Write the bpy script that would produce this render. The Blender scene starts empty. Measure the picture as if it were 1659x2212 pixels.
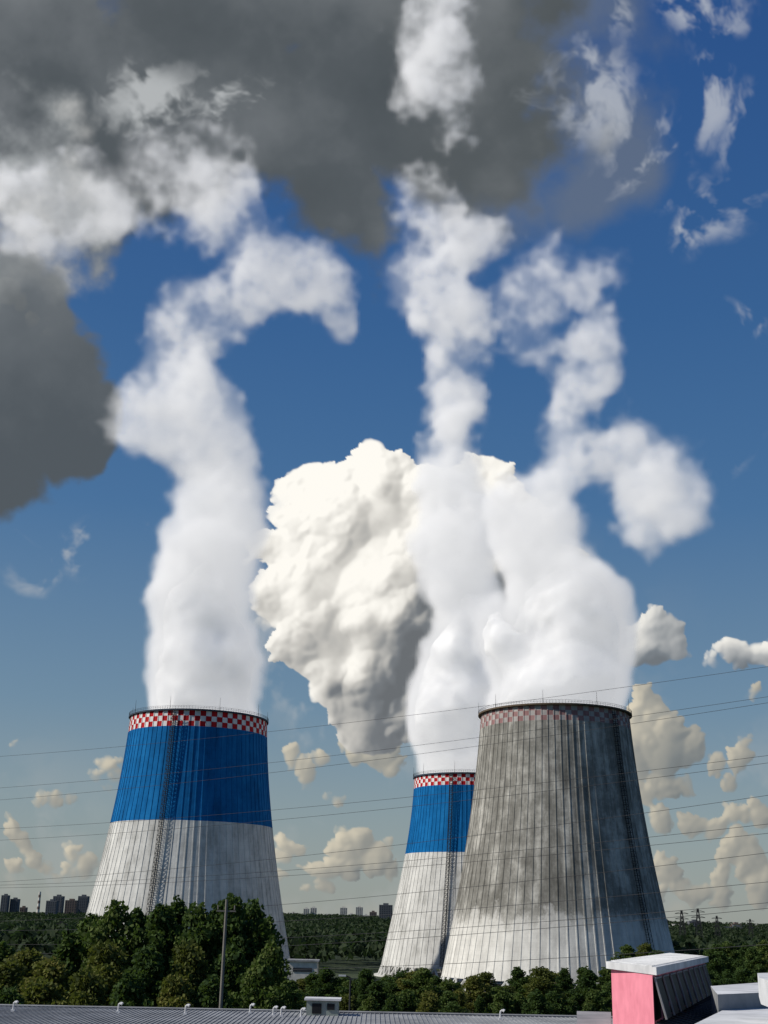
import bpy, math, random, time
import numpy as np
from mathutils import Vector, Matrix
S=bpy.context.scene
S.view_settings.view_transform='Standard'; S.view_settings.look='None'; S.view_settings.exposure=0
P=math.radians(18.24); F=2700.0; CX,CY=829.5,1106.0; CH=20.0; ROLL=.022
f0=Vector((0,math.cos(P),math.sin(P))); r0=Vector((1,0,0)); u0=Vector((0,-math.sin(P),math.cos(P)))
RT=r0*math.cos(ROLL)+u0*math.sin(ROLL); UP=u0*math.cos(ROLL)-r0*math.sin(ROLL)
CAM=Vector((0,0,CH))
def ray(u,v): return f0+RT*((u-CX)/F)-UP*((v-CY)/F)
def sight(u,v,Y):
    d=ray(u,v); return CAM+d*(Y/d.y)
def onz(u,v,z):
    d=ray(u,v); return CAM+d*((z-CH)/d.z)
def mpp(u,v,Y): return Y/ray(u,v).y/F
def proj(p):
    q=p-CAM; z=q.dot(f0); return CX+F*q.dot(RT)/z, CY-F*q.dot(UP)/z
cam=bpy.data.cameras.new('camera'); co=bpy.data.objects.new('camera',cam); S.collection.objects.link(co)
M=Matrix((RT,UP,-f0)).transposed().to_4x4(); M.translation=CAM; co.matrix_world=M
cam.sensor_fit='VERTICAL'; cam.sensor_height=36; cam.lens=36*F/2212; cam.clip_end=60000; cam.clip_start=.5
S.camera=co
az=math.radians(-101); el=math.radians(38)
sd=Vector((math.sin(az)*math.cos(el),math.cos(az)*math.cos(el),math.sin(el)))
L=bpy.data.lights.new('sun','SUN'); L.energy=4.6; L.angle=math.radians(.5); L.color=(1,.94,.85)
lo=bpy.data.objects.new('sun',L); S.collection.objects.link(lo); lo.rotation_euler=sd.to_track_quat('Z','Y').to_euler()
class G:
    def __init__(s,nt): s.nt=nt
    def n(s,t,**k):
        x=s.nt.nodes.new(t)
        for a,b in k.items(): setattr(x,a,b)
        return x
    def put(s,sock,v):
        if isinstance(v,bpy.types.NodeSocket): s.nt.links.new(v,sock)
        else: sock.default_value=v
    def m(s,op,a,b=0.0,c=0.0,clamp=False):
        x=s.n('ShaderNodeMath',operation=op); x.use_clamp=clamp
        s.put(x.inputs[0],a); s.put(x.inputs[1],b); s.put(x.inputs[2],c); return x.outputs[0]
    def v(s,op,a,b=(0,0,0)):
        x=s.n('ShaderNodeVectorMath',operation=op); s.put(x.inputs[0],a)
        if op=='SCALE': s.put(x.inputs['Scale'],b)
        else: s.put(x.inputs[1],b)
        return x.outputs['Value'] if op in('DISTANCE','LENGTH','DOT_PRODUCT') else x.outputs[0]
    def noise(s,vec,scale,det=4,rough=.55,out=0,**k):
        x=s.n('ShaderNodeTexNoise',**k); s.put(x.inputs['Vector'],vec); s.put(x.inputs['Scale'],scale)
        x.inputs['Detail'].default_value=det; x.inputs['Roughness'].default_value=rough
        return x.outputs[out]
    def rng(s,v,a,b,c=0.,d=1.,smooth=False):
        x=s.n('ShaderNodeMapRange'); x.interpolation_type='SMOOTHSTEP' if smooth else 'LINEAR'
        for i,q in enumerate((v,a,b,c,d)): s.put(x.inputs[i],q)
        return x.outputs[0]
    def mix(s,f,a,b,bt='MIX'):
        x=s.n('ShaderNodeMix',data_type='RGBA',blend_type=bt); s.put(x.inputs[0],f)
        for i,q in ((6,a),(7,b)):
            s.put(x.inputs[i],q if isinstance(q,bpy.types.NodeSocket) else (*q,1))
        return x.outputs[2]
    def ramp(s,f,st):
        x=s.n('ShaderNodeValToRGB'); s.put(x.inputs[0],f); e=x.color_ramp.elements
        while len(e)<len(st): e.new(.5)
        for k,(p,c) in zip(e,st): k.position=p; k.color=(*c,1)
        return x.outputs[0]
def link(ob): S.collection.objects.link(ob); return ob
W=bpy.data.worlds.new('World'); S.world=W; W.use_nodes=True
g=G(W.node_tree); bg=W.node_tree.nodes['Background']
sky=g.n('ShaderNodeTexSky'); sky.sky_type='NISHITA'; sky.sun_disc=False; sky.sun_elevation=el; sky.sun_rotation=az
dr=g.v('NORMALIZE',g.n('ShaderNodeTexCoord').outputs['Generated'])
xyz=g.n('ShaderNodeSeparateXYZ'); g.put(xyz.inputs[0],dr)
skyc=g.mix(1.0,sky.outputs[0],(.1,.1,.1),'MULTIPLY')
grad=g.ramp(xyz.outputs[2],[(0,(.31,.335,.31)),(.08,(.23,.30,.33)),(.16,(.14,.24,.34)),(.31,(.050,.150,.32)),(.45,(.026,.108,.285)),(.64,(.013,.072,.25))])
g.put(bg.inputs[0],g.mix(.85,skyc,grad)); bg.inputs[1].default_value=1.0
# ------------------------------------------------ numeric noise
def bsp(n,step,cell):
    x=np.arange(n)*step/cell; i=np.floor(x).astype(int); t=x-i; m=i[-1]+4; Wm=np.zeros((n,m),np.float32); r=np.arange(n)
    Wm[r,i]=(1-t)**3/6; Wm[r,i+1]=(3*t**3-6*t**2+4)/6; Wm[r,i+2]=(-3*t**3+3*t**2+3*t+1)/6; Wm[r,i+3]=t**3/6
    return Wm
def fbm(shape,step,cell,octv,seed,rough=.5,stretch=None,ridge=False):
    rg=np.random.default_rng(seed); out=np.zeros(shape,np.float32); a=1.;tot=0
    st=stretch or [1.]*len(shape)
    for o in range(octv):
        c=cell/2**o
        if c<1.6*step: break
        Ws=[bsp(n,step,max(c*s,1.6*step)) for n,s in zip(shape,st)]
        q=rg.normal(size=[w.shape[1] for w in Ws]).astype(np.float32)
        for ax,w in enumerate(Ws): q=np.moveaxis(np.tensordot(w,q,axes=(1,ax)),0,ax)
        q/=q.std()+1e-6
        if ridge: q=(.8-np.abs(q))*1.3
        out+=a*q; tot+=a*a; a*=rough
    return out/math.sqrt(tot)
sm=lambda x,a,b: (lambda t:t*t*(3-2*t))(np.clip((x-a)/(b-a),0,1))
def blur(a,k):
    for ax in (0,1):
        for _ in range(2):
            c=np.cumsum(np.concatenate([np.repeat(np.take(a,[0],ax),k,ax),a,np.repeat(np.take(a,[-1],ax),k,ax)],ax),ax,dtype=np.float64)
            n=a.shape[ax]; hi_=np.take(c,np.arange(2*k-1,2*k-1+n),ax); lo_=np.concatenate([np.zeros_like(np.take(c,[0],ax)),np.take(c,np.arange(0,n-1),ax)],ax); a=((hi_-lo_)/(2*k)).astype(np.float32)
    return a
def cramp(s,st):
    xs=[p for p,_ in st]; return np.stack([np.interp(s,xs,[c[i] for _,c in st]) for i in range(3)],-1).astype(np.float32)
def cloud_sheet():
    DS=2.2; U=np.arange(-300,1960,DS); Vv=np.arange(-200,2030,DS); nu,nv=len(U),len(Vv); sh=(nv,nu)
    UU,VV=np.meshgrid(U,Vv); UU=UU.astype(np.float32); VV=VV.astype(np.float32)
    wx=fbm(sh,DS,260,8,1)*34; wy=fbm(sh,DS,260,8,2)*34
    C=np.zeros(sh+(3,),np.float32); A=np.zeros(sh,np.float32)
    def over(c,a):
        nonlocal C,A
        a=np.clip(a,0,1); C=C*(1-a[...,None])+np.asarray(c,np.float32)*a[...,None]; A=A*(1-a)+a
    def mask(bl,w=1.):
        X=UU+wx*w; Y=VV+wy*w; d=np.full(sh,-9,np.float32)
        for u,v,r in bl: d=np.maximum(d,1-np.hypot(X-u,Y-v)/r)
        return d
    def samp(f,dx,dy):
        x=np.clip(np.arange(nu)[None,:]+dx/DS,0,nu-1.01); y=np.clip(np.arange(nv)[:,None]+dy/DS,0,nv-1.01); i=x.astype(int); j=y.astype(int); tx=x-i; ty=y-j
        return f[j,i]*(1-tx)*(1-ty)+f[j,i+1]*tx*(1-ty)+f[j+1,i]*(1-tx)*ty+f[j+1,i+1]*tx*ty
    n1=fbm(sh,DS,150,8,3,.55); n2=fbm(sh,DS,420,7,4,.5); n3=samp(fbm(sh,DS,90,7,5,.6),wx*.5,wy*.5); n4=fbm(sh,DS,24,4,6,.6); n5=fbm(sh,DS,60,6,99)
    def cumulus(bl,levels,lit,mid,shd,seed,feather=7,wsc=.35,dk=None,op=1.,flat=.2,detail=1.,base=.40,dkk=.5):
        rd=random.Random(seed); z=np.zeros(sh,np.float32)
        def disc(u,v,r,base):
            i0=max(0,int((u-r-U[0])/DS)); i1=min(nu,int((u+r-U[0])/DS)+2); j0=max(0,int((v-r-Vv[0])/DS)); j1=min(nv,int((v+r-Vv[0])/DS)+2)
            if i1<=i0 or j1<=j0: return
            d2=(UU[j0:j1,i0:i1]-u)**2+(VV[j0:j1,i0:i1]-v)**2
            q=np.where(d2<r*r,base+np.sqrt(np.maximum(r*r-d2,0)),0); z[j0:j1,i0:i1]=np.maximum(z[j0:j1,i0:i1],q)
        def rec(u,v,r,bs,lv):
            disc(u,v,r,bs)
            if lv==0 or r<5: return
            for _ in range(levels[len(levels)-lv]):
                a=rd.uniform(0,2*math.pi); rr=r*math.sqrt(rd.uniform(.05,1.1)); s=math.sin(a)
                if s>.4 and rd.random()>flat: continue
                cr=r*rd.uniform(.24,.5); rec(u+rr*math.cos(a),v+rr*s,cr,bs+math.sqrt(max(r*r-rr*rr,0))*.82,lv-1)
        for u,v,r in bl: rec(u,v,r,0,len(levels))
        dx=wx*wsc+n3*4*detail+n4*1.5*detail; dy=wy*wsc+n5*4*detail
        z=samp(z,dx,dy)
        zs=blur(z,2); zb=blur(z,8); zc=blur(z,24)
        def lam(q,s_):
            gy,gx=np.gradient(q,DS); nl=np.sqrt(gx*gx+gy*gy+s_*s_); return (gx*.80+gy*.56+.20*s_)/nl
        s=.36*lam(zs,1.)+.36*lam(zb,.7)+.28*lam(zc,.5)
        s=base+.60*s+.05*n1*detail+.02*n4
        if dk is not None: s=s-dkk*sm(mask(dk,1.),0,.8)
        th=np.clip(4+3*n3+2.0*n4,.8,14)
        a=sm(z,th,th+feather*2.2)
        over(cramp(s,[(-.2,tuple(x*.8 for x in shd)),(.0,shd),(.45,mid),(.9,lit)]),a*op)  # sunlit and shaded sides of the clouds are put into the sheet's colour
    edge=np.clip((UU+300)/120,0,1)
    st=samp(fbm(sh,DS,80,7,8,.62),wx*.9,wy*.9)
    def wisps(bl,op,c=(.50,.53,.58),a=-.1,b=1.9,w=1.2): over(c,op*sm(mask(bl,w),0,.7)*sm(st,a,b)*edge)
    over((.42,.44,.44),.25*sm(mask([(1000,1900,900),(1650,1800,300),(50,1850,350)]),0,.8)*sm(n3,-.2,1.6))
    band=[(u,1935+14*math.sin(u*.013),34) for u in range(-40,1700,60)]
    over((.40,.395,.35),.5*sm(mask(band,.8),0,.9)*sm(n3,-.4,1.2))
    low=[(1420,1540,46),(1400,1590,60),(1450,1620,60),(1380,1650,50),(1500,1630,40),(1570,1660,24),(1630,1650,34),(1640,1620,22),(1430,1765,26),(1500,1780,26),(1580,1770,26),(1650,1790,30),(1440,1860,36),(1590,1850,36),(1620,1880,36),(1500,1915,30),(1650,1930,40),(1440,1700,34),(1400,1720,30),(1420,1920,26),(1540,1800,26),(1470,1900,30),(1550,1895,26),(1640,1500,18),(1480,1700,20),(1600,1700,20),(1560,1930,26),(1610,1780,22),
     (770,1790,34),(740,1810,30),(815,1825,34),(740,1845,30),(690,1850,26),(640,1800,24),(625,1830,20),(660,1900,14),(700,1890,18),(635,1612,24),(670,1640,22),(705,1620,18),(740,1700,15),(715,1690,12),(800,1580,40),(850,1610,38),(790,1610,28),(870,1640,30),(245,1635,28),(225,1665,22),(262,1660,22),(250,1690,14),(100,1710,18),(130,1718,22),(165,1726,17),(85,1722,14),(15,1800,26),(35,1830,22),(60,1865,26),(165,1850,24),(190,1880,26),(150,1880,20),(5,1880,26),(95,1880,20),(120,1900,16),(25,1598,15),(1000,1860,30),(610,1870,18),(850,1850,22)]
    cumulus(low,[9,9],(.76,.68,.52),(.38,.365,.315),(.20,.215,.215),11,feather=8,wsc=.5,op=.93,detail=1.4,base=.30)
    cumulus([(1415,1360,48),(1460,1355,42),(1390,1395,42),(1470,1395,36),(1435,1400,44),(1600,1400,30),(1650,1405,34),(1560,1425,20)],[9,10],(.88,.86,.80),(.46,.47,.47),(.20,.225,.25),12,feather=9,wsc=.5,dk=[(1440,1430,60),(1620,1440,60)],detail=1.5,base=.38)
    cum=[(795,985,58),(755,1010,40),(640,1050,48),(720,1060,66),(850,1050,70),(620,1120,60),(700,1150,90),(800,1140,110),(900,1100,90),(1060,1020,50),(1080,1090,70),(600,1200,60),(690,1260,110),(820,1270,140),(960,1200,130),(620,1290,64),(720,1370,100),(860,1400,130),(1000,1350,150),(1150,1300,150),(1100,1170,110),(740,1450,70),(850,1510,100),(960,1500,110),(800,1560,50),(1080,1450,110)]
    over((.50,.52,.53),.5*sm(mask([(570,1180,90),(600,1300,100),(640,1400,90),(700,1500,80)],1.4),0,.8)*sm(n3,-.3,1.4))
    cumulus(cum,[8,13,12],(1.0,.97,.90),(.55,.535,.50),(.18,.195,.21),13,feather=10,wsc=.6,dk=[(880,1500,140),(790,1500,100),(960,1440,120),(1010,1290,130),(1130,1330,150)],detail=1.8,base=.40,dkk=.44)
    over((.125,.16,.225),.8*sm(mask([(1080,150,330),(1250,330,190),(1150,60,260),(1000,350,230)],1.3)+.16*n1,0,.75)*edge)
    dcol=cramp(n2+.28*n1+.9*sm(UU,350,-50),[(-1.8,(.060,.071,.075)),(0,(.092,.105,.112)),(2.2,(.21,.225,.235))])
    over(dcol,.97*sm(mask([(60,120,420),(350,120,400),(640,230,340),(850,200,330),(980,120,280),(700,430,200),(120,300,230),(-150,100,500),(400,-200,500),(800,-150,400)],1.2)+.12*n1+.03*n3,0,.32)*edge)
    over(cramp(n1+.4*n3,[(-1.5,(.17,.185,.20)),(0,(.32,.34,.35)),(1.6,(.60,.60,.585))]),.8*sm(mask([(20,380,200),(130,400,130),(-60,440,180),(10,270,150)],1.4)+.22*n1,.05,.8)*edge)
    cumulus([(10,635,34),(-40,640,40),(45,655,22),(75,690,20),(110,720,16)],[7,9],(.95,.93,.88),(.5,.51,.51),(.25,.27,.29),14,feather=8,wsc=0,op=.9)
    g2=cramp(-(VV-800)/160+.5*n2+.3*n1,[(-1.6,(.085,.098,.107)),(0,(.135,.15,.16)),(1.7,(.34,.36,.37))])
    over(g2,.96*sm(mask([(30,770,150),(100,870,130),(-60,900,220),(-100,720,230),(160,920,90)],1.)+.08*n1+.06*n3,0,.24)*edge)
    wisps([(1560,480,130),(1640,330,130),(1500,560,90),(1330,300,150),(1210,190,130),(1500,40,140),(1620,780,60),(1620,940,80),(1400,400,110),(1520,230,110),(1250,60,90),(1600,50,90)],.7)
    wisps([(290,170,150),(440,190,130),(560,180,110),(200,1160,100),(310,1110,70),(70,1180,70)],.85,(.5,.52,.53))
    D=22000.; V=(np.array(CAM)[None,:]+D*(np.array(f0)[None,:]+((UU.ravel()-CX)/F)[:,None]*np.array(RT)[None,:]-((VV.ravel()-CY)/F)[:,None]*np.array(UP)[None,:])).astype(np.float32)
    me=bpy.data.meshes.new('sky'); me.vertices.add(len(V)); me.vertices.foreach_set('co',V.ravel())
    i=(np.arange(nv-1)[:,None]*nu+np.arange(nu-1)[None,:])
    keep=(A[:-1,:-1]+A[1:,1:]+A[1:,:-1]+A[:-1,1:])>.004
    i=i[keep]; q=np.stack([i,i+nu,i+nu+1,i+1],1).astype(np.int32)
    me.loops.add(q.size); me.loops.foreach_set('vertex_index',q.ravel()); me.polygons.add(len(q)); me.polygons.foreach_set('loop_start',np.arange(len(q),dtype=np.int32)*4)
    me.update(calc_edges=True)
    at=me.attributes.new('cloud_light','FLOAT_COLOR','POINT'); at.data.foreach_set('color',np.concatenate([C,A[...,None]],-1).reshape(-1).astype(np.float32))
    ob=link(bpy.data.objects.new('sky',me))
    m=bpy.data.materials.new('cloud_layer'); m.use_nodes=True; m.node_tree.nodes.clear(); h=G(m.node_tree)
    a1=h.n('ShaderNodeAttribute',attribute_name='cloud_light'); em=h.n('ShaderNodeEmission'); h.put(em.inputs[0],a1.outputs['Color']); tb=h.n('ShaderNodeBsdfTransparent'); k=h.m('SUBTRACT',1.,a1.outputs['Alpha'])
    cc=h.n('ShaderNodeCombineColor'); [h.put(cc.inputs[i],k) for i in range(3)]; h.put(tb.inputs[0],cc.outputs[0])
    ad=h.n('ShaderNodeAddShader'); h.put(ad.inputs[0],em.outputs[0]); h.put(ad.inputs[1],tb.outputs[0]); o=h.n('ShaderNodeOutputMaterial'); h.put(o.inputs[0],ad.outputs[0])
    m.cycles.emission_sampling='NONE'; me.materials.append(m)
cloud_sheet()
# ------------------------------------------------ materials
def pm(name,c,rough=.9,var=.25,scale=1.,stretch=1.,c2=None,bump=0,spec=.2):
    m=bpy.data.materials.new(name); m.use_nodes=True; g=G(m.node_tree); b=m.node_tree.nodes['Principled BSDF']
    b.inputs['Roughness'].default_value=rough; b.inputs['Specular IOR Level'].default_value=spec
    o=g.n('ShaderNodeTexCoord').outputs['Object']; mp=g.n('ShaderNodeMapping'); g.put(mp.inputs[0],o); mp.inputs['Scale'].default_value=(1,1,stretch)
    n=g.noise(mp.outputs[0],scale,7,.6); c2=c2 or tuple(x*(1-var) for x in c)
    g.put(b.inputs['Base Color'],g.mix(g.rng(n,.35,.65),c2,c))
    if bump:
        bp=g.n('ShaderNodeBump'); bp.inputs['Strength'].default_value=bump; g.put(bp.inputs['Height'],n); g.put(b.inputs['Normal'],bp.outputs[0])
    return m
def concrete(name,dark,mid,light,s=.35,white=None,zw=0,joint=1.4,st=(.34,.5,.64)):
    m=bpy.data.materials.new(name); m.use_nodes=True; g=G(m.node_tree); b=m.node_tree.nodes['Principled BSDF']
    b.inputs['Roughness'].default_value=.95; b.inputs['Specular IOR Level'].default_value=.1
    o=g.n('ShaderNodeTexCoord').outputs['Object']
    mp=g.n('ShaderNodeMapping'); g.put(mp.inputs[0],o); mp.inputs['Scale'].default_value=(1,1,.03)
    n=g.noise(mp.outputs[0],s,9,.66); n2=g.noise(o,.22,10,.72)
    t=g.m('ADD',g.m('MULTIPLY',n,.6),g.m('MULTIPLY',n2,.4))
    col=g.ramp(t,[(st[0],dark),(st[1],mid),(st[2],light)])
    z=g.n('ShaderNodeSeparateXYZ'); g.put(z.inputs[0],o)
    if white:
        w=g.m('ADD',z.outputs[2],g.m('MULTIPLY',g.m('SUBTRACT',n,.5),22.)); w=g.m('ADD',w,g.m('MULTIPLY',g.m('SUBTRACT',n2,.5),22.))
        wc=g.mix(g.rng(t,.36,.6),tuple(x*.6 for x in white),white)
        col=g.mix(g.rng(w,zw-1.5,zw+2.5,1.,0.),col,wc)
    f=g.m('FRACT',g.m('DIVIDE',z.outputs[2],joint)); ln=g.rng(f,0,.12,.9,1.)
    g.put(b.inputs['Base Color'],g.mix(1.0,col,ln,'MULTIPLY'))
    bp=g.n('ShaderNodeBump'); bp.inputs['Strength'].default_value=.5; bp.inputs['Distance'].default_value=.25; g.put(bp.inputs['Height'],n2); g.put(b.inputs['Normal'],bp.outputs[0])
    return m
def empty(name,loc=(0,0,0)):
    e=bpy.data.objects.new(name,None); e.location=loc; return link(e)
class MB:
    def __init__(s): s.v=[]; s.f=[]; s.mi=[]
    def quad(s,a,b,c,d,m=0):
        i=len(s.v); s.v+=[tuple(a),tuple(b),tuple(c),tuple(d)]; s.f.append((i,i+1,i+2,i+3)); s.mi.append(m)
    def box(s,c,sx,sy,sz,m=0,rz=0,base=False):
        c=Vector(c); cz=c.z+(sz/2 if base else 0); ca,sa=math.cos(rz),math.sin(rz); i=len(s.v)
        for x,y,z in [(-1,-1,-1),(1,-1,-1),(1,1,-1),(-1,1,-1),(-1,-1,1),(1,-1,1),(1,1,1),(-1,1,1)]:
            X=x*sx/2; Y=y*sy/2; s.v.append((c.x+X*ca-Y*sa,c.y+X*sa+Y*ca,cz+z*sz/2))
        for q in [(0,3,2,1),(4,5,6,7),(0,1,5,4),(1,2,6,5),(2,3,7,6),(3,0,4,7)]: s.f.append(tuple(i+k for k in q)); s.mi.append(m)
    def tube(s,a,b,r1,r2=None,n=6,m=0):
        a=Vector(a);b=Vector(b); r2=r1 if r2 is None else r2; d=(b-a)
        if d.length<1e-6: return
        d.normalize(); x=d.orthogonal().normalized(); y=d.cross(x); i=len(s.v)
        for p,r in((a,r1),(b,r2)):
            for k in range(n):
                t=2*math.pi*k/n; s.v.append(tuple(p+x*math.cos(t)*r+y*math.sin(t)*r))
        for k in range(n): s.f.append((i+k,i+(k+1)%n,i+n+(k+1)%n,i+n+k)); s.mi.append(m)
        s.f.append(tuple(i+k for k in range(n))[::-1]); s.mi.append(m); s.f.append(tuple(i+n+k for k in range(n))); s.mi.append(m)
    def prism(s,poly,z0,z1,m=0,mt=None):
        n=len(poly); i=len(s.v); s.v+=[(p[0],p[1],z0) for p in poly]+[(p[0],p[1],z1) for p in poly]
        for k in range(n): s.f.append((i+k,i+(k+1)%n,i+n+(k+1)%n,i+n+k)); s.mi.append(m)
        s.f.append(tuple(range(i+n,i+2*n))); s.mi.append(m if mt is None else mt)
        s.f.append(tuple(range(i,i+n))[::-1]); s.mi.append(m)
    def ob(s,name,mats,parent=None,smooth=False,loc=None):
        me=bpy.data.meshes.new(name); me.from_pydata(s.v,[],s.f)
        for m in mats: me.materials.append(m)
        me.polygons.foreach_set('material_index',s.mi)
        if smooth: me.polygons.foreach_set('use_smooth',[True]*len(s.f))
        me.update(); o=link(bpy.data.objects.new(name,me))
        if parent: o.parent=parent
        if loc: o.location=loc
        return o
M_blue=concrete('blue_paint',(.004,.080,.22),(.005,.120,.33),(.012,.16,.40),s=.3,st=(.38,.5,.62))
M_white=concrete('whitewashed_concrete',(.34,.34,.32),(.54,.54,.52),(.66,.66,.63),st=(.37,.5,.62))
M_red=concrete('red_paint',(.30,.01,.015),(.42,.015,.02),(.5,.03,.03)); M_wh=concrete('white_paint',(.5,.5,.5),(.68,.68,.68),(.75,.75,.75))
M_fred=concrete('faded_red_paint',(.17,.10,.10),(.27,.15,.15),(.36,.23,.22)); M_fwh=concrete('faded_white_paint',(.22,.21,.20),(.36,.34,.33),(.46,.44,.42))
M_grey=concrete('weathered_concrete',(.10,.097,.085),(.225,.22,.20),(.50,.49,.45),s=.22,white=(.70,.69,.65),zw=22,st=(.36,.5,.63))
M_rim=pm('rim_steel',(.05,.07,.10),var=.4); M_rimo=pm('rim_rust',(.13,.10,.07),var=.4); M_dk=pm('dark_metal',(.035,.037,.04)); M_in=pm('tower_inner_concrete',(.12,.12,.12))
def build_tower(name,Y,ctop,prof,vcheck,vblue,mats,rimw,rimmat,lad,rods=9):
    ax=sight(*ctop,Y); X=ax.x
    def zof(v):
        a,b=-30.,200.
        for _ in range(50):
            m=(a+b)/2
            if proj(Vector((X,Y,m)))[1]>v: a=m
            else: b=m
        return a
    zt=zof(prof[0][0]); zc=zof(vcheck); H=zt; rows=3; NRr=80
    pts=sorted([(zof(v),h*((Vector((X,Y,zof(v)))-CAM).dot(f0))/F*.995) for v,h in prof])
    zs=[p[0] for p in pts]; rs=[p[1] for p in pts]
    cf=np.polyfit(zs,rs,3); R=lambda z: float(np.polyval(cf,max(z,0)))
    root=empty(name,(X,Y,0)); zb=zof(vblue) if vblue else None
    lv=[4.0+(zc-4)*k/36 for k in range(37)]+[zc+(H-zc)*k/rows for k in range(1,rows+1)]
    if zb: lv=sorted(lv+[zb])
    N=NRr*6; pr=[0,.15,.15,0,0,0]; off=[0,.02,.16,.18,.45,.72]; V=[];Fc=[];mi=[]
    for z in lv:
        r=R(z)
        for k in range(N):
            t=2*math.pi*(k//6+off[k%6])/NRr; rr=r+pr[k%6]; V.append((rr*math.cos(t),rr*math.sin(t),z))
    for j in range(len(lv)-1):
        zm=(lv[j]+lv[j+1])/2; row=int((zm-zc)/(H-zc)*rows) if zm>zc else 0
        for k in range(N):
            Fc.append((j*N+k,j*N+(k+1)%N,(j+1)*N+(k+1)%N,(j+1)*N+k)); mi.append(2+((k//6+row)%2) if zm>zc else (1 if zb and zm>zb else 0))
    b=MB(); b.v=V;b.f=Fc;b.mi=mi; b.ob('shell',mats,root)
    b=MB(); n=160; r=R(H)
    def ring(r1,z1,r2,z2,m):
        i=len(b.v)
        for k in range(n):
            t=2*math.pi*k/n; b.v+= [(r1*math.cos(t),r1*math.sin(t),z1),(r2*math.cos(t),r2*math.sin(t),z2)]
        for k in range(n):
            a=i+2*k; c=i+2*((k+1)%n); b.f.append((a,c,c+1,a+1)); b.mi.append(m)
    ring(r+rimw,H,r+rimw,H+.55,0); ring(r+.1,H-.02,r+rimw,H,0); ring(r+rimw,H+.55,r-.6,H+.55,0); ring(r-.6,H+.55,R(H-5)-.6,H-5,1)
    for k in range(12):
        za=H-5-(H-12)*k/12; zb2=H-5-(H-12)*(k+1)/12; ring(R(za)-.6,za,R(zb2)-.6,zb2,1)
    b.ob('rim_platform',[rimmat,M_in],root)
    b=MB()
    for k in range(n):
        t=2*math.pi*k/n;t2=2*math.pi*(k+1)/n; q=r+rimw-.1
        for h in (.55,1.05): b.tube((q*math.cos(t),q*math.sin(t),H+.55+h),(q*math.cos(t2),q*math.sin(t2),H+.55+h),.045,n=4)
        b.tube((q*math.cos(t),q*math.sin(t),H+.55),(q*math.cos(t),q*math.sin(t),H+1.6),.045,n=4)
    for k in range(rods):
        t=2*math.pi*(k+.35)/rods; q=r+rimw-.2; b.tube((q*math.cos(t),q*math.sin(t),H+.5),(q*math.cos(t),q*math.sin(t),H+5),.09,.04,n=5)
    b.ob('railing',[M_dk],root)
    b=MB(); nl=44
    for k in range(nl):
        t=2*math.pi*k/nl
        for s in (-1,1):
            t2=t+s*math.pi/nl; b.tube((R(0)*1.02*math.cos(t2),R(0)*1.02*math.sin(t2),-.5),((R(4)-.3)*math.cos(t),(R(4)-.3)*math.sin(t),4.1),.45,n=6)
    b.prism([(1.06*R(0)*math.cos(2*math.pi*k/64),1.06*R(0)*math.sin(2*math.pi*k/64)) for k in range(64)],-.5,.6)
    b.ob('support_legs',[M_white],root)
    if lad is not None:
        b=MB(); th=lad; w=.6
        def pt(z,s,o):
            r_=R(z)+o; return Vector((r_*math.cos(th),r_*math.sin(th),z))+Vector((-math.sin(th),math.cos(th),0))*s
        z=5.
        while z<H-1:
            z2=min(z+1.5,H+.5)
            for s in(-w,w): b.tube(pt(z,s,.6),pt(z2,s,.6),.10,n=4); b.tube(pt(z,s,1.7),pt(z2,s,1.7),.10,n=4); b.tube(pt(z,s,.3),pt(z,s,1.7),.08,n=4)
            b.tube(pt(z,-w,1.7),pt(z,w,1.7),.09,n=4); b.tube(pt(z,-w,.6),pt(z,w,.6),.07,n=4); b.tube(pt(z,-w,1.7),pt(z2,w,1.7),.08,n=4); b.tube(pt(z+.75,-w,.6),pt(z+.75,w,.6),.07,n=4)
            z=z2
        b.ob('caged_ladder',[M_dk],root)
    return X,Y,H,R(H)
blue=[M_white,M_blue,M_red,M_wh]
TL=build_tower('cooling_tower',470,(430,1558),[(1558,147),(1605,149),(1700,161),(1785,174),(1880,191),(1985,212),(2110,241)],1590,1785,blue,.7,M_rim,math.asin(-.21)-math.pi/2)
TB=build_tower('cooling_tower',545,(1007,1684),[(1684,112),(1720,114),(1850,132),(1950,153),(2050,175),(2115,190)],1707,1848,blue,.7,M_rim,math.asin(-.33)-math.pi/2)
TR=build_tower('cooling_tower',444,(1198,1549),[(1549,160),(1580,161),(1650,168),(1750,185),(1850,203),(1950,220),(2010,232),(2110,257)],1580,None,[M_grey,M_grey,M_fred,M_fwh],1.1,M_rimo,math.radians(-50))
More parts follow.
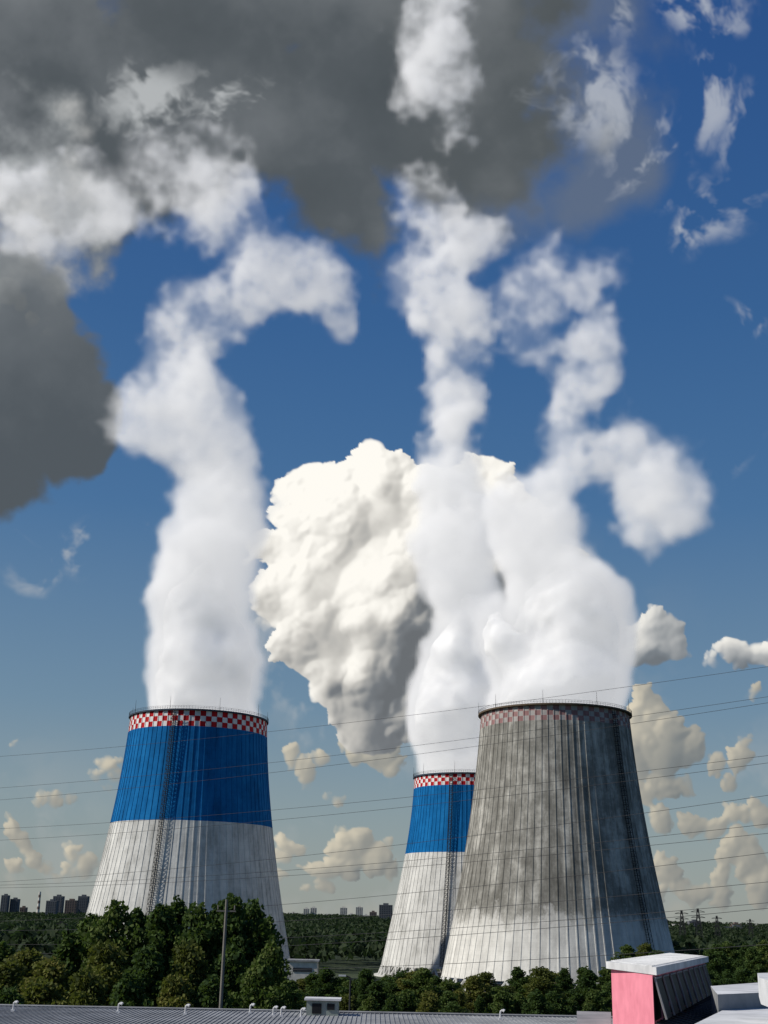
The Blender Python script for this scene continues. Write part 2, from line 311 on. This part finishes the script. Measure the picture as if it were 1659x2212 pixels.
# ------------------------------------------------ steam
def plume(name,blobs,vox,vmat,cmat,seed,z0,z1,tw,amp=(1.7,4.8),warp=(2.,3.6),soft=(4.5,7.5),dm=(1.,.34),pad=10,ctop=.45):
    c=np.array([tuple(b[0]) for b in blobs]); r=np.array([b[1] for b in blobs]); lo_=(c-r[:,None]).min(0)-pad; hi_=(c+r[:,None]).max(0)+pad
    lo_[2]=max(lo_[2],tw[2]-14)
    n=np.maximum(8,((hi_-lo_)/vox).astype(int)); step=(hi_-lo_)/(n-1)
    cs=2.5*vox; m=((hi_-lo_)/cs).astype(int)+2
    gx=[lo_[i]+np.arange(m[i])*cs for i in range(3)]; XX,YY,ZZ=np.meshgrid(*gx,indexing='ij'); ms=tuple(m)
    t=np.clip((ZZ-z0)/(z1-z0),0,1); wa=warp[0]+(warp[1]-warp[0])*t
    XX=XX+fbm(ms,cs,32,3,seed)*wa; YY=YY+fbm(ms,cs,32,3,seed+1)*wa*.7; ZZ=ZZ+fbm(ms,cs,32,3,seed+2)*wa
    k=2.2; acc=np.zeros(ms)
    for q,rr in zip(c,r): acc+=np.exp(np.clip((rr-np.sqrt((XX-q[0])**2+(YY-q[1])**2+(ZZ-q[2])**2))/k,-30,25))
    d=(np.log(acc+1e-12)*k).astype(np.float32); d=np.maximum(d,-25)
    for ax in range(3):
        x=np.arange(n[ax])*step[ax]/cs; i=np.minimum(x.astype(int),m[ax]-2); tt=(x-i).astype(np.float32); shp=[1,1,1]; shp[ax]=-1; tt=tt.reshape(shp)
        d=np.take(d,i,ax)*(1-tt)+np.take(d,i+1,ax)*tt
    ns=tuple(n); z=(lo_[2]+np.arange(n[2])*step[2])[None,None,:]; t=np.clip((z-z0)/(z1-z0),0,1).astype(np.float32)
    nA=fbm(ns,vox,19,5,seed+5,.66); nB=fbm(ns,vox,12,4,seed+6,.66,ridge=True)
    L_=lambda ab:(ab[0]+(ab[1]-ab[0])*t)
    x_=(lo_[0]+np.arange(n[0])*step[0])[:,None,None]; y_=(lo_[1]+np.arange(n[1])*step[1])[None,:,None]
    lim=(tw[3]-1.0+np.maximum(z-tw[2]-1,0)*.35-np.hypot(x_-tw[0],y_-tw[1])).astype(np.float32)
    gate=np.clip((z-tw[2]-14)/10,0,1); lim=lim+gate*60
    dd=np.minimum(d+(nA*.8+nB*.6)*L_(amp),lim*1.5); den=sm(dd/L_(soft),0,1)*L_(dm)
    t2=np.clip((t-.12)*1.5,0,1)
    fil=fbm(ns,vox,15,4,seed+9,.7)*.75+fbm(ns,vox,9,3,seed+11,.7,ridge=True)*.65
    den=den*(1-t2+t2*(.10+1.25*sm(fil,-.7,1.5)))
    off=6.0+26*sm(t,ctop*.35,ctop)
    cr=np.clip((np.minimum(d+(nA*.55+nB*.35)*1.9,lim)-off)/(6*vox)+.5,0,1)
    N=int(n[0]*n[1]*n[2]); me=bpy.data.meshes.new(name); me.vertices.add(N)
    for nm,a in(('steam',den),('core',cr)): at=me.attributes.new(nm,'FLOAT','POINT'); at.data.foreach_set('value',np.ascontiguousarray(a,dtype=np.float32).ravel())
    ob=link(bpy.data.objects.new(name,me))
    ng=bpy.data.node_groups.new(name,'GeometryNodeTree')
    ng.interface.new_socket('Geometry',in_out='INPUT',socket_type='NodeSocketGeometry'); ng.interface.new_socket('Geometry',in_out='OUTPUT',socket_type='NodeSocketGeometry')
    g=G(ng); gi=g.n('NodeGroupInput'); pos=g.n('GeometryNodeInputPosition').outputs[0]
    p=g.v('SUBTRACT',pos,tuple(lo_)); p=g.v('DIVIDE',p,tuple(step)); p=g.v('ADD',p,(.5,.5,.5)); p=g.v('FLOOR',p); s=g.n('ShaderNodeSeparateXYZ'); g.put(s.inputs[0],p)
    idx=g.m('ADD',g.m('MULTIPLY',g.m('ADD',g.m('MULTIPLY',s.outputs[0],float(n[1])),s.outputs[1]),float(n[2])),s.outputs[2])
    def cube(nm):
        na=g.n('GeometryNodeInputNamedAttribute',data_type='FLOAT'); na.inputs['Name'].default_value=nm
        si=g.n('GeometryNodeSampleIndex',data_type='FLOAT',domain='POINT',clamp=True); g.put(si.inputs['Geometry'],gi.outputs[0]); g.put(si.inputs['Value'],na.outputs[0]); g.put(si.inputs['Index'],idx)
        vc=g.n('GeometryNodeVolumeCube'); g.put(vc.inputs['Density'],si.outputs[0]); vc.inputs['Min'].default_value=tuple(lo_); vc.inputs['Max'].default_value=tuple(hi_)
        for i,a in enumerate('XYZ'): vc.inputs['Resolution '+a].default_value=int(n[i])
        return vc.outputs[0]
    def setm(x,mt):
        q=g.n('GeometryNodeSetMaterial'); g.put(q.inputs[0],x); q.inputs['Material'].default_value=mt; return q.outputs[0]
    vm=g.n('GeometryNodeVolumeToMesh'); g.put(vm.inputs[0],cube('core')); vm.inputs['Threshold'].default_value=.5
    ss=g.n('GeometryNodeSetShadeSmooth'); g.put(ss.inputs[0],vm.outputs[0])
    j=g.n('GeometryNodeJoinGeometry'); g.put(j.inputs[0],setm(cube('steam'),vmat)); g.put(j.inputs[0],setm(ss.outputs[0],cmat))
    go=g.n('NodeGroupOutput'); g.put(go.inputs[0],j.outputs[0])
    for q in (vmat,cmat): me.materials.append(q)
    md=ob.modifiers.new('field','NODES'); md.node_group=ng
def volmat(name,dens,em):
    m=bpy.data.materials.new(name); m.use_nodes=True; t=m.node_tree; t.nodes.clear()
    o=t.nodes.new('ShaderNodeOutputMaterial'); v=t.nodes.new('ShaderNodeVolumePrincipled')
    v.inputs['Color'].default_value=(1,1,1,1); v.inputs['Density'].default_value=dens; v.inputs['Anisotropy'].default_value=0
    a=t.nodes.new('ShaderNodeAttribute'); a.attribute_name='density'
    mu=t.nodes.new('ShaderNodeMath'); mu.operation='MULTIPLY'; mu.inputs[1].default_value=em*dens  # self-glow follows density, standing in for light scattered within the vapour
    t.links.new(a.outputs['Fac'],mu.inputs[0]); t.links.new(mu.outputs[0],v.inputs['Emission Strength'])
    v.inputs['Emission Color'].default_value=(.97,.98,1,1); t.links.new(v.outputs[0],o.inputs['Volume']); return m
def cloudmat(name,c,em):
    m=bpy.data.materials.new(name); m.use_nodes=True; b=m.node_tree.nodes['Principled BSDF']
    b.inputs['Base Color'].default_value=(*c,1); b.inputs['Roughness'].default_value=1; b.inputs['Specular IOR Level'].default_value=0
    b.inputs['Emission Color'].default_value=(.95,.97,1,1); b.inputs['Emission Strength'].default_value=em; m.cycles.emission_sampling='NONE'  # opaque core added inside the plume glows in place of scattered light
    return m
def chain(lst,Y,dy=0,seed=1,step=.6,jit=.12):
    rnd=random.Random(seed); out=[]
    for (a,b) in zip(lst,lst[1:]+[None]):
        if b is None: k=1; b=a
        else: k=max(1,int(round(math.hypot(b[0]-a[0],b[1]-a[1])/(step*min(a[2],b[2])))))
        if len(a)>3: k=1
        for i in range(k):
            t=i/k; u,v,r=[a[j]*(1-t)+b[j]*t for j in range(3)]
            s=1+rnd.uniform(-jit,jit); u+=rnd.uniform(-1,1)*r*jit; y=Y+rnd.uniform(-dy,dy)
            out.append((sight(u,v,y),r*s*mpp(u,v,y)))
    return out
X=1
left=[(430,1585,146),(432,1500,132),(432,1350,112),(442,1250,102),(450,1150,98),(465,1050,94),(460,980,92),(440,900,102),(395,850,104),(385,770,96),(430,700,98),(485,640,98),(540,580,104),(610,560,96,X),(670,590,76,X),(690,650,52,X),(530,510,96),(460,460,92),(400,400,92),(320,390,84),(240,410,82),(150,410,88),(50,440,90),(-20,460,80,X),(310,880,70,X),(350,330,72,X),(430,340,58,X)]
mid=[(1005,1720,112),(1000,1640,104),(985,1560,96),(975,1480,88),(985,1400,84),(1000,1300,92),(990,1200,90),(980,1100,86),(975,1020,84),(980,920,80),(990,850,70),(990,780,62),(980,720,60),(940,660,84),(950,600,102),(940,520,100),(905,440,78),(870,390,62,X),(1010,530,72,X),(955,220,82),(940,140,90),(915,60,76),(930,-10,70,X),(990,180,62,X)]
right=[(1198,1585,156),(1198,1450,146),(1210,1360,134),(1225,1280,120),(1200,1200,114),(1180,1120,112),(1195,1040,108),(1260,985,104),(1330,990,98),(1400,1030,90),(1430,1100,70,X),(1395,1150,54,X),(1090,1400,86,X),(1080,1330,62,X),(1205,930,74),(1225,860,58),(1270,800,60,X),(1250,740,56),(1290,660,54),(1270,600,60),(1210,570,62),(1150,640,74),(1110,690,74,X)]
vS=volmat('glowing_steam_vapour',.19,.355); cS=cloudmat('glowing_steam_core',(.90,.90,.90),.10)
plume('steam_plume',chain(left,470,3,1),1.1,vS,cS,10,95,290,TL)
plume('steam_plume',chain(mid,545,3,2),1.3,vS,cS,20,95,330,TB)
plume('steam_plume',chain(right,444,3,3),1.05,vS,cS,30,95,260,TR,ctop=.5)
# ------------------------------------------------ ground
rng=np.random.default_rng(5)
def hgt(x,y):
    d=np.hypot(x,y); t=np.clip((d-900)/2600,0,1); return t*t*(3-2*t)*22+ t*5*np.sin(x/410+1)+t*4*np.sin(x/173+y/900)
xs=np.concatenate([-np.geomspace(20000,60,50),np.linspace(-50,50,5),np.geomspace(60,20000,50)]); ys=np.concatenate([np.linspace(-2000,0,5),np.geomspace(30,30000,90)])
XX,YY=np.meshgrid(xs,ys); ZZ=hgt(XX,YY)
b=MB(); b.v=[tuple(q) for q in np.stack([XX.ravel(),YY.ravel(),ZZ.ravel()],1).tolist()]; nx=len(xs)
for j in range(len(ys)-1):
    for i in range(nx-1): b.f.append((j*nx+i,j*nx+i+1,(j+1)*nx+i+1,(j+1)*nx+i)); b.mi.append(0)
b.ob('ground',[pm('meadow',(.045,.06,.028),scale=.02,c2=(.02,.032,.016))],smooth=True)
# ------------------------------------------------ vegetation
def leafmat(name,a,bb,c):
    m=bpy.data.materials.new(name); m.use_nodes=True; g=G(m.node_tree); b=m.node_tree.nodes['Principled BSDF']
    o=g.n('ShaderNodeTexCoord').outputs['Object']; n=g.noise(o,.45,5,.7); oi=g.n('ShaderNodeObjectInfo').outputs['Random']
    t=g.m('ADD',n,g.m('MULTIPLY',g.m('SUBTRACT',oi,.5),.3))
    g.put(b.inputs['Base Color'],g.ramp(t,[(.33,a),(.5,bb),(.68,c)])); b.inputs['Roughness'].default_value=.8; b.inputs['Specular IOR Level'].default_value=.15
    tr=g.n('ShaderNodeBsdfTranslucent'); tr.inputs[0].default_value=(c[0]*1.1,c[1]*1.4,c[2]*.9,1); mx=g.n('ShaderNodeMixShader'); mx.inputs[0].default_value=.25
    g.put(mx.inputs[1],b.outputs[0]); g.put(mx.inputs[2],tr.outputs[0]); g.put(m.node_tree.nodes['Material Output'].inputs[0],mx.outputs[0]); return m
LM=[leafmat('foliage',(.022,.045,.012),(.050,.085,.022),(.09,.12,.030)),leafmat('foliage_yellowish',(.045,.058,.015),(.088,.105,.025),(.14,.135,.032))]
BK=pm('bark',(.07,.055,.04))
def quads(centers,size,rng):
    n=len(centers); a=rng.normal(size=(n,3)); a/=np.linalg.norm(a,axis=1)[:,None]; h=rng.normal(size=(n,3)); b_=np.cross(a,h); b_/=np.linalg.norm(b_,axis=1)[:,None]
    s=(size*rng.uniform(.6,1.4,n))[:,None]; a=a*s; b_=b_*s*.7
    return np.stack([centers-a,centers-b_,centers+a,centers+b_],1).reshape(-1,3)
def meshq(name,vq,tv,tf,mats):
    nq=len(vq)//4; base=len(vq); V=np.concatenate([vq,np.array(tv).reshape(-1,3)]) if len(tv) else vq
    me=bpy.data.meshes.new(name); me.vertices.add(len(V)); me.vertices.foreach_set('co',V.astype(np.float32).ravel())
    starts=list((np.arange(nq)*4)); li=list(np.arange(nq*4))
    for f in tf: starts.append(len(li)); li+= [base+k for k in f]
    me.loops.add(len(li)); me.loops.foreach_set('vertex_index',np.array(li,dtype=np.int32)); me.polygons.add(len(starts)); me.polygons.foreach_set('loop_start',np.array(starts,dtype=np.int32))
    me.polygons.foreach_set('material_index',np.array([0]*nq+[1]*len(tf),dtype=np.int32))
    for m in mats: me.materials.append(m)
    me.update(calc_edges=True); me.validate(); return me
def tree_mesh(seed,R=3.6,H=20,lm=0,nleaf=9000,ls=.24):
    rg=np.random.default_rng(seed); rd=random.Random(seed); tb=MB()
    tb.tube((0,0,-.5),(0,0,H*.55),.34,.17,7); tb.tube((0,0,H*.55),(rd.uniform(-.3,.3),0,H*.92),.17,.03,6)
    cl=[]; nb=34
    for k in range(nb):
        t=(k+.5)/nb; z=H*(.16+.80*t); env=R*(math.sin(math.pi*min(1,(t*.80+.14)))**.7)*(1 if t<.75 else (1.22-t)*2.0)
        a=k*2.4+rd.uniform(-.5,.5); rr=env*rd.uniform(.45,1.2)
        e=(rr*math.cos(a),rr*math.sin(a),z+rd.uniform(-.4,.4)); tb.tube((0,0,max(1,z-rr*.9)),e,.10,.03,5)
        cl.append((*e,rd.uniform(.55,1.3)*R/3.4)); cl.append((e[0]*.5,e[1]*.5,z-.3,rd.uniform(.9,1.4)*R/3.4))
        if rd.random()<.6: cl.append((e[0]*1.22,e[1]*1.22,z+.6,rd.uniform(.3,.6)))
    cl.append((0,0,H*.96,.6)); cl.append((.4,.3,H*.99,.35))
    cl=np.array(cl); w=cl[:,3]**2; idx=rg.choice(len(cl),nleaf,p=w/w.sum()); d=rg.normal(size=(nleaf,3)); d/=np.linalg.norm(d,axis=1)[:,None]
    rr=rg.uniform(.35,1.2,nleaf)**.6; c=cl[idx,:3]+d*(cl[idx,3]*rr)[:,None]*np.array([1,1,.8])
    return meshq('tree_crown',quads(c,ls,rg),tb.v,tb.f,[LM[lm],BK])
TM=[tree_mesh(1),tree_mesh(2,3.2,20,0),tree_mesh(3,4.0,20,1),tree_mesh(4,2.6,20,0,7000),tree_mesh(5,4.2,20,0,10000)]
rt=random.Random(11)
def plant(u,v,Y,k=None,wide=1.0,name='broadleaf_tree'):
    top=sight(u,v,Y); o=link(bpy.data.objects.new(name,TM[rt.randrange(5) if k is None else k])); s=top.z/20.
    o.location=(top.x,Y,0); o.scale=(wide,wide,s*1.02); o.rotation_euler=(0,0,rt.uniform(0,6.28)); return o
for u,v,Y,k,w in [(15,2080,140,2,1),(60,2055,150,2,1),(110,2075,130,2,.9),(150,2020,150,1,1),(200,1980,155,0,1),(250,1955,150,4,1),(300,1970,160,1,1),(350,1960,150,0,1),(385,1945,155,3,1.1),(430,1960,150,4,.95),(475,1962,160,1,1),(505,1940,150,0,1),(550,1952,155,4,.9),(575,1985,150,3,1),(585,2040,145,0,.8),(230,2040,125,2,.9),(320,2050,122,0,.9),(410,2040,125,2,.8),(500,2050,125,0,.9),(560,2080,120,0,.8),(90,2120,115,2,.9),(190,2100,115,2,.8),(280,2110,112,0,.8),(380,2110,115,2,.7),(460,2115,115,0,.7),(620,2120,180,3,.9),(20,2140,110,0,.8),(260,2165,84,3,.35),(320,2175,86,1,.35),(0,2040,170,0,1)]: plant(u,v,Y,k,w)
for u in range(630,1320,26): plant(u+rt.uniform(-9,9),2108+rt.uniform(-18,26)+(-16 if 1180<u<1290 else 0),rt.uniform(230,300),None,rt.uniform(.8,1.15))
for u in range(640,1320,40): plant(u+rt.uniform(-9,9),2146+rt.uniform(-8,12),rt.uniform(170,200),None,rt.uniform(.5,.8))
for u in range(1325,1680,22): plant(u+rt.uniform(-9,9),2058-(u-1325)*.02+rt.uniform(-18,16),rt.uniform(330,400),None,rt.uniform(1.,1.3))
for u in range(1340,1700,30): plant(u+rt.uniform(-9,9),2096+rt.uniform(-10,10),rt.uniform(250,300),None,rt.uniform(.8,1.1))
nT=8500; yy=np.concatenate([np.sqrt(rng.uniform(560**2,3600**2,nT-1500)),rng.uniform(560,1100,1500)]); xx=rng.uniform(-.36,.36,nT)*yy
keep=np.ones(nT,bool)
for tw in (TL,TB,TR): keep&=np.hypot(xx-tw[0],yy-tw[1])>60
xx,yy=xx[keep],yy[keep]; K=26; hh=rng.uniform(9,16,len(xx)); rad=rng.uniform(3,6,len(xx))*(1+yy/4000)
d=rng.normal(size=(len(xx),K,3)); d/=np.linalg.norm(d,axis=2)[:,:,None]; d[:,:,2]=np.abs(d[:,:,2])
c=np.stack([xx,yy,hgt(xx,yy)+hh*.45],1)[:,None,:]+d*np.stack([rad,rad,hh*.55],1)[:,None,:]
me=meshq('distant_forest',quads(c.reshape(-1,3),1.9,rng),[],[],[leafmat('forest_canopy',(.012,.024,.014),(.020,.036,.019),(.038,.055,.025))]); link(bpy.data.objects.new('distant_forest',me))
# ------------------------------------------------ distant city
M_apw=pm('pale_facade',(.62,.60,.55)); M_apd=pm('grey_facade',(.13,.14,.155)); M_apb=pm('brown_facade',(.17,.135,.12)); M_win=pm('window_glass',(.03,.035,.045),rough=.2,spec=.5)
def block(u0_,u1_,v0,v1,Y,mat,name='apartment_block',dep=18):
    a=sight(u0_,v1,Y); c=sight(u1_,v0,Y); w=c.x-a.x; z0=float(hgt(np.array(a.x),np.array(Y)))-2; h=c.z-z0
    root=empty(name,((a.x+c.x)/2,Y,z0)); b=MB(); b.box((0,0,0),w,dep,h,0,base=True); b.box((0,0,h),w*.4,dep*.5,3,0,base=True); b.ob('walls',[mat],root)
    b=MB(); nf=int(h/3.1); nc=max(2,int(w/4))
    for i in range(nf):
        for j in range(nc):
            x=-w/2+(j+.5)*w/nc; b.box((x,-dep/2-.05,1.2+i*3.1),w/nc*.5,.3,1.6,0,base=True)
    b.ob('windows',[M_win],root)
for a in [(0,20,1934,1985,2900,M_apd),(20,42,1942,1985,2920,M_apd),(42,58,1960,1990,2950,M_apb),(97,125,1946,2000,2600,M_apd),(112,138,1936,1990,2700,M_apd),(138,168,1945,2000,2650,M_apb),(166,192,1936,1990,2720,M_apd),(612,624,1980,1990,3400,M_apb),(625,642,1972,1990,3400,M_apw),(655,668,1963,1990,3400,M_apw),(670,684,1961,1990,3420,M_apw),(734,750,1961,1990,3400,M_apw),(768,784,1960,1990,3400,M_apw),(798,814,1970,1990,3400,M_apb),(690,730,1977,1992,3300,M_apw),(752,766,1975,1992,3300,M_apw),(785,797,1977,1992,3350,M_apw),(818,848,1955,2005,2400,M_apd),(1488,1512,1990,2012,2600,M_apd),(1560,1640,2003,2016,2400,M_apd),(1580,1600,1996,2014,2500,M_apb),(1440,1480,2000,2014,2500,M_apw)]: block(*a)
c0=sight(80,1990,2800); root=empty('chimney',(c0.x,2800,0)); b=MB(); zt=sight(80,1926,2800).z
for k in range(10):
    z=10+(zt-10)*k/10; b.tube((0,0,z),(0,0,z+(zt-10)/10),3.6-k*.12,3.5-k*.12,14,k%2)
b.ob('shaft',[M_apb,M_apw],root)
def pylon(u,v,Y):
    t=sight(u,v,Y); z0=float(hgt(np.array(t.x),np.array(Y))); H=t.z-z0; root=empty('transmission_pylon',(t.x,Y,z0)); b=MB(); w=H*.11
    for sx in(-1,1):
        for sy in(-1,1): b.tube((sx*w,sy*w,0),(sx*.5,sy*.5,H),.35,.25,4)
    for k in range(8):
        z1=H*k/8;z2=H*(k+1)/8; a=w+(.5-w)*k/8; c=w+(.5-w)*(k+1)/8
        for sy in(-1,1): b.tube((-a,sy*a,z1),(c,sy*c,z2),.2,n=4); b.tube((a,sy*a,z1),(-c,sy*c,z2),.2,n=4)
    for q in(.68,.8,.92): b.tube((-H*.16,0,H*q),(H*.16,0,H*q),.3,n=4); b.tube((-H*.16,0,H*q),(0,0,H*(q+.05)),.2,n=4); b.tube((H*.16,0,H*q),(0,0,H*(q+.05)),.2,n=4)
    b.ob('lattice',[M_dk],root)
for a in [(1472,1966,1100),(1507,1962,1100),(1548,1978,1300),(1440,1985,1300),(133,1990,700),(1620,1985,1500)]: pylon(*a)
root=empty('power_line'); b=MB()
for i,(l,m_,r) in enumerate([(1634,1556,1440),(1702,1618,1505),(1728,1636,1518),(1790,1724,1632),(1815,1750,1648),(1905,1838,1718),(1912,1858,1780),(1918,1868,1800),(1990,1912,1842),(2010,1945,1905),(2040,1996,1950),(2060,2030,1962),(2095,2060,2040)]):
    Y1,Y2=260-i*3,170-i*3; pts=[]; A=sight(0,l,Y1);C=sight(1659,r,Y2)
    for k in range(-8,33):
        t=k/24; p=A.lerp(C,t); p.z-= 1.2*(4*t*(1-t)); pts.append(p)
    for p,q in zip(pts,pts[1:]): b.tube(p,q,.027,n=5)
b.ob('cables',[pm('cable_aluminium',(.06,.06,.065))],root)
# ------------------------------------------------ foreground
M_roof=pm('corrugated_roof',(.30,.31,.32),scale=.5,c2=(.17,.18,.19)); M_wroof=pm('white_sheet_roof',(.66,.67,.68),scale=.8,c2=(.45,.46,.47)); M_pink=pm('pink_render',(.78,.27,.34),scale=1.5,c2=(.66,.21,.27),bump=.1)
M_brick=pm('brick_red',(.30,.12,.09)); M_gl=pm('dark_glass',(.02,.022,.025),rough=.6,spec=.1); M_gg=pm('grey_green_sheet',(.28,.33,.30)); M_conc=pm('pole_concrete',(.2,.19,.17)); M_gf=pm('grey_frame',(.25,.25,.26))
root=empty('warehouse'); z=15.3
pa=onz(-120,2172,z); pb=onz(1330,2200,z); q0=Vector((pa.x,30,z)); q1=Vector((pb.x,30,z)); b=MB()
b.prism([q0,q1,pb,pa],0,z,1,0); n=150
for k in range(n):
    t=(k+.5)/n; a=q0.lerp(q1,t); c=pa.lerp(pb,t); b.tube(a+Vector((0,0,.01)),c+Vector((0,0,.01)),.03,n=4)
b.tube(pa+Vector((0,0,.06)),pb+Vector((0,0,.06)),.07,n=6,m=0)
b.ob('roof_and_walls',[M_roof,M_conc],root)
def vent(u,v):
    p=onz(u,v,z); e=empty('roof_vent_pipe',p); b=MB(); b.tube((0,0,0),(0,0,.4),.045,n=8); b.tube((0,0,.4),(.12,-.05,.5),.05,n=8); b.tube((.12,-.05,.5),(.2,-.08,.44),.06,.09,8); b.box((0,0,0),.2,.2,.1,0,base=True); b.ob('pipe',[M_wroof],e)
for u,v in [(28,2185),(255,2188),(400,2192),(540,2190),(590,2196),(607,2197),(650,2200),(1081,2203)]: vent(u,v)
p=onz(697,2192,z); e=empty('rooftop_cabin',p); b=MB(); b.box((0,0,0),1.7,1.4,.75,0,base=True); b.box((0,0,.75),1.95,1.65,.1,1,base=True); b.box((-.3,-.72,.1),.5,.06,.5,2,base=True); b.box((.45,-.72,.3),.4,.06,.3,2,base=True); b.ob('body',[M_gg,M_wroof,M_gl],e)
p=sight(490,1943,95); e=empty('utility_pole',(p.x,95,0)); b=MB(); b.tube((0,0,0),(0,0,p.z),.18,.10,10); b.box((0,0,p.z-.8),1.4,.10,.10)
for x in(-.6,0,.6): b.tube((x,0,p.z-.7),(x,0,p.z-.4),.05,n=6)
b.ob('shaft',[M_conc],e)
p=sight(757,2112,90); e=empty('street_lamp',(p.x,90,0)); b=MB(); b.tube((0,0,0),(0,0,p.z),.10,.06,8); b.tube((0,0,p.z),(-.4,0,p.z+.15),.05,n=6); b.box((-.55,0,p.z+.12),.5,.2,.1,1); b.ob('shaft',[M_dk,M_wroof],e)
p=sight(655,2098,420); e=empty('low_white_building',(p.x,420,0)); b=MB(); b.box((0,0,0),9,10,p.z+3,0,base=True); b.box((0,0,p.z+3),10,11,.5,1,base=True); b.box((0,-5.05,p.z),6,.2,1.2,2,base=True); b.ob('walls',[M_apw,M_roof,M_win],e)
e=empty('pink_building'); z0=18.75
A=onz(1320,2092,z0);Bq=onz(1409,2106,z0);C=onz(1523,2078,z0);D=A+(C-Bq)
b=MB(); b.prism([A,Bq,C,D],0,z0-.02,0,0); b.ob('walls',[M_pink],e)
ax=(C-Bq).normalized(); nx_=Vector((ax.y,-ax.x,0)); b=MB(); o=.14
E=[A-ax*o-nx_*o,Bq-ax*o+nx_*o,C+ax*o+nx_*o,D+ax*o-nx_*o]; b.prism(E,z0,z0+.22,0)
Ln=(C-Bq).length; nr=int(Ln/.45)
for k in range(nr):
    s=A+ax*(k+.5)*.45; q=Bq+ax*(k+.5)*.45; b.tube(s+Vector((0,0,.23)),q+Vector((0,0,.23)),.035,n=4)
b.ob('roof',[M_wroof],e)
b=MB(); npan=9
for k in range(npan):
    s0=Bq+ax*(Ln*(k+.04)/npan); s1=Bq+ax*(Ln*(k+.80)/npan); t0=z0-.10; t1=z0-1.25
    b.quad(Vector((s0.x,s0.y,t1))+nx_*.03,Vector((s1.x,s1.y,t1))+nx_*.03,Vector((s1.x,s1.y,t0))+nx_*.03,Vector((s0.x,s0.y,t0))+nx_*.03,0)
    a0=Vector((s0.x,s0.y,t0))+nx_*.06;a1=Vector((s1.x,s1.y,t0))+nx_*.06;c0=Vector((s0.x,s0.y,t1+.05))+nx_*.35;c1=Vector((s1.x,s1.y,t1+.05))+nx_*.35
    for x,y in((a0,a1),(a0,c0)): b.tube(x,y,.035,n=5,m=1)
    b.quad(c0,c1,a1,a0,0)
b.ob('clerestory_windows',[M_gl,M_gf],e)
b=MB(); s0=Bq-ax*.2; s1=C; w=2.6; za,zb_=z0-1.3,z0-1.9
pA=Vector((s0.x,s0.y,za))+nx_*.05;pB=Vector((s1.x,s1.y,za))+nx_*.05;pC=Vector((s1.x,s1.y,zb_))+nx_*w;pD=Vector((s0.x,s0.y,zb_))+nx_*w
b.quad(pA,pD,pC,pB,0)
for k in range(22):
    t=(k+.5)/22; b.tube(pA.lerp(pB,t),pD.lerp(pC,t),.05,n=4)
b.prism([(pD.x,pD.y),(pD.x+6,pD.y-1),(pC.x+6,pC.y),(pC.x,pC.y)],0,zb_-.05,1)
b.ob('lower_roof',[pm('tar_roof',(.05,.05,.055)),M_roof],e)
e=empty('white_roof_shed'); b=MB(); zz_=17.75
q=[onz(1500,2212,zz_),onz(1590,2168,zz_),onz(1720,2172,zz_),onz(1720,2240,zz_),onz(1500,2240,zz_)]; b.prism(q,0,zz_,1,0)
zz_=18.2; q=[onz(1535,2130,zz_),onz(1700,2118,zz_),onz(1700,2142,zz_),onz(1550,2148,zz_)]; b.prism(q[::-1],0,zz_,1,0)
zz_=18.95; q=[onz(1636,2102,zz_),onz(1700,2100,zz_),onz(1700,2128,zz_),onz(1640,2112,zz_)]; b.prism(q[::-1],zz_-.6,zz_,0,0)
b.ob('roofs',[M_wroof,M_roof],e)
e=empty('brick_annex'); b=MB(); zz_=16.9; q=[onz(1246,2184,zz_),onz(1320,2186,zz_),onz(1320,2215,zz_),onz(1246,2212,zz_)]; b.prism(q[::-1],0,zz_,0,1); b.ob('walls',[M_brick,M_roof],e)
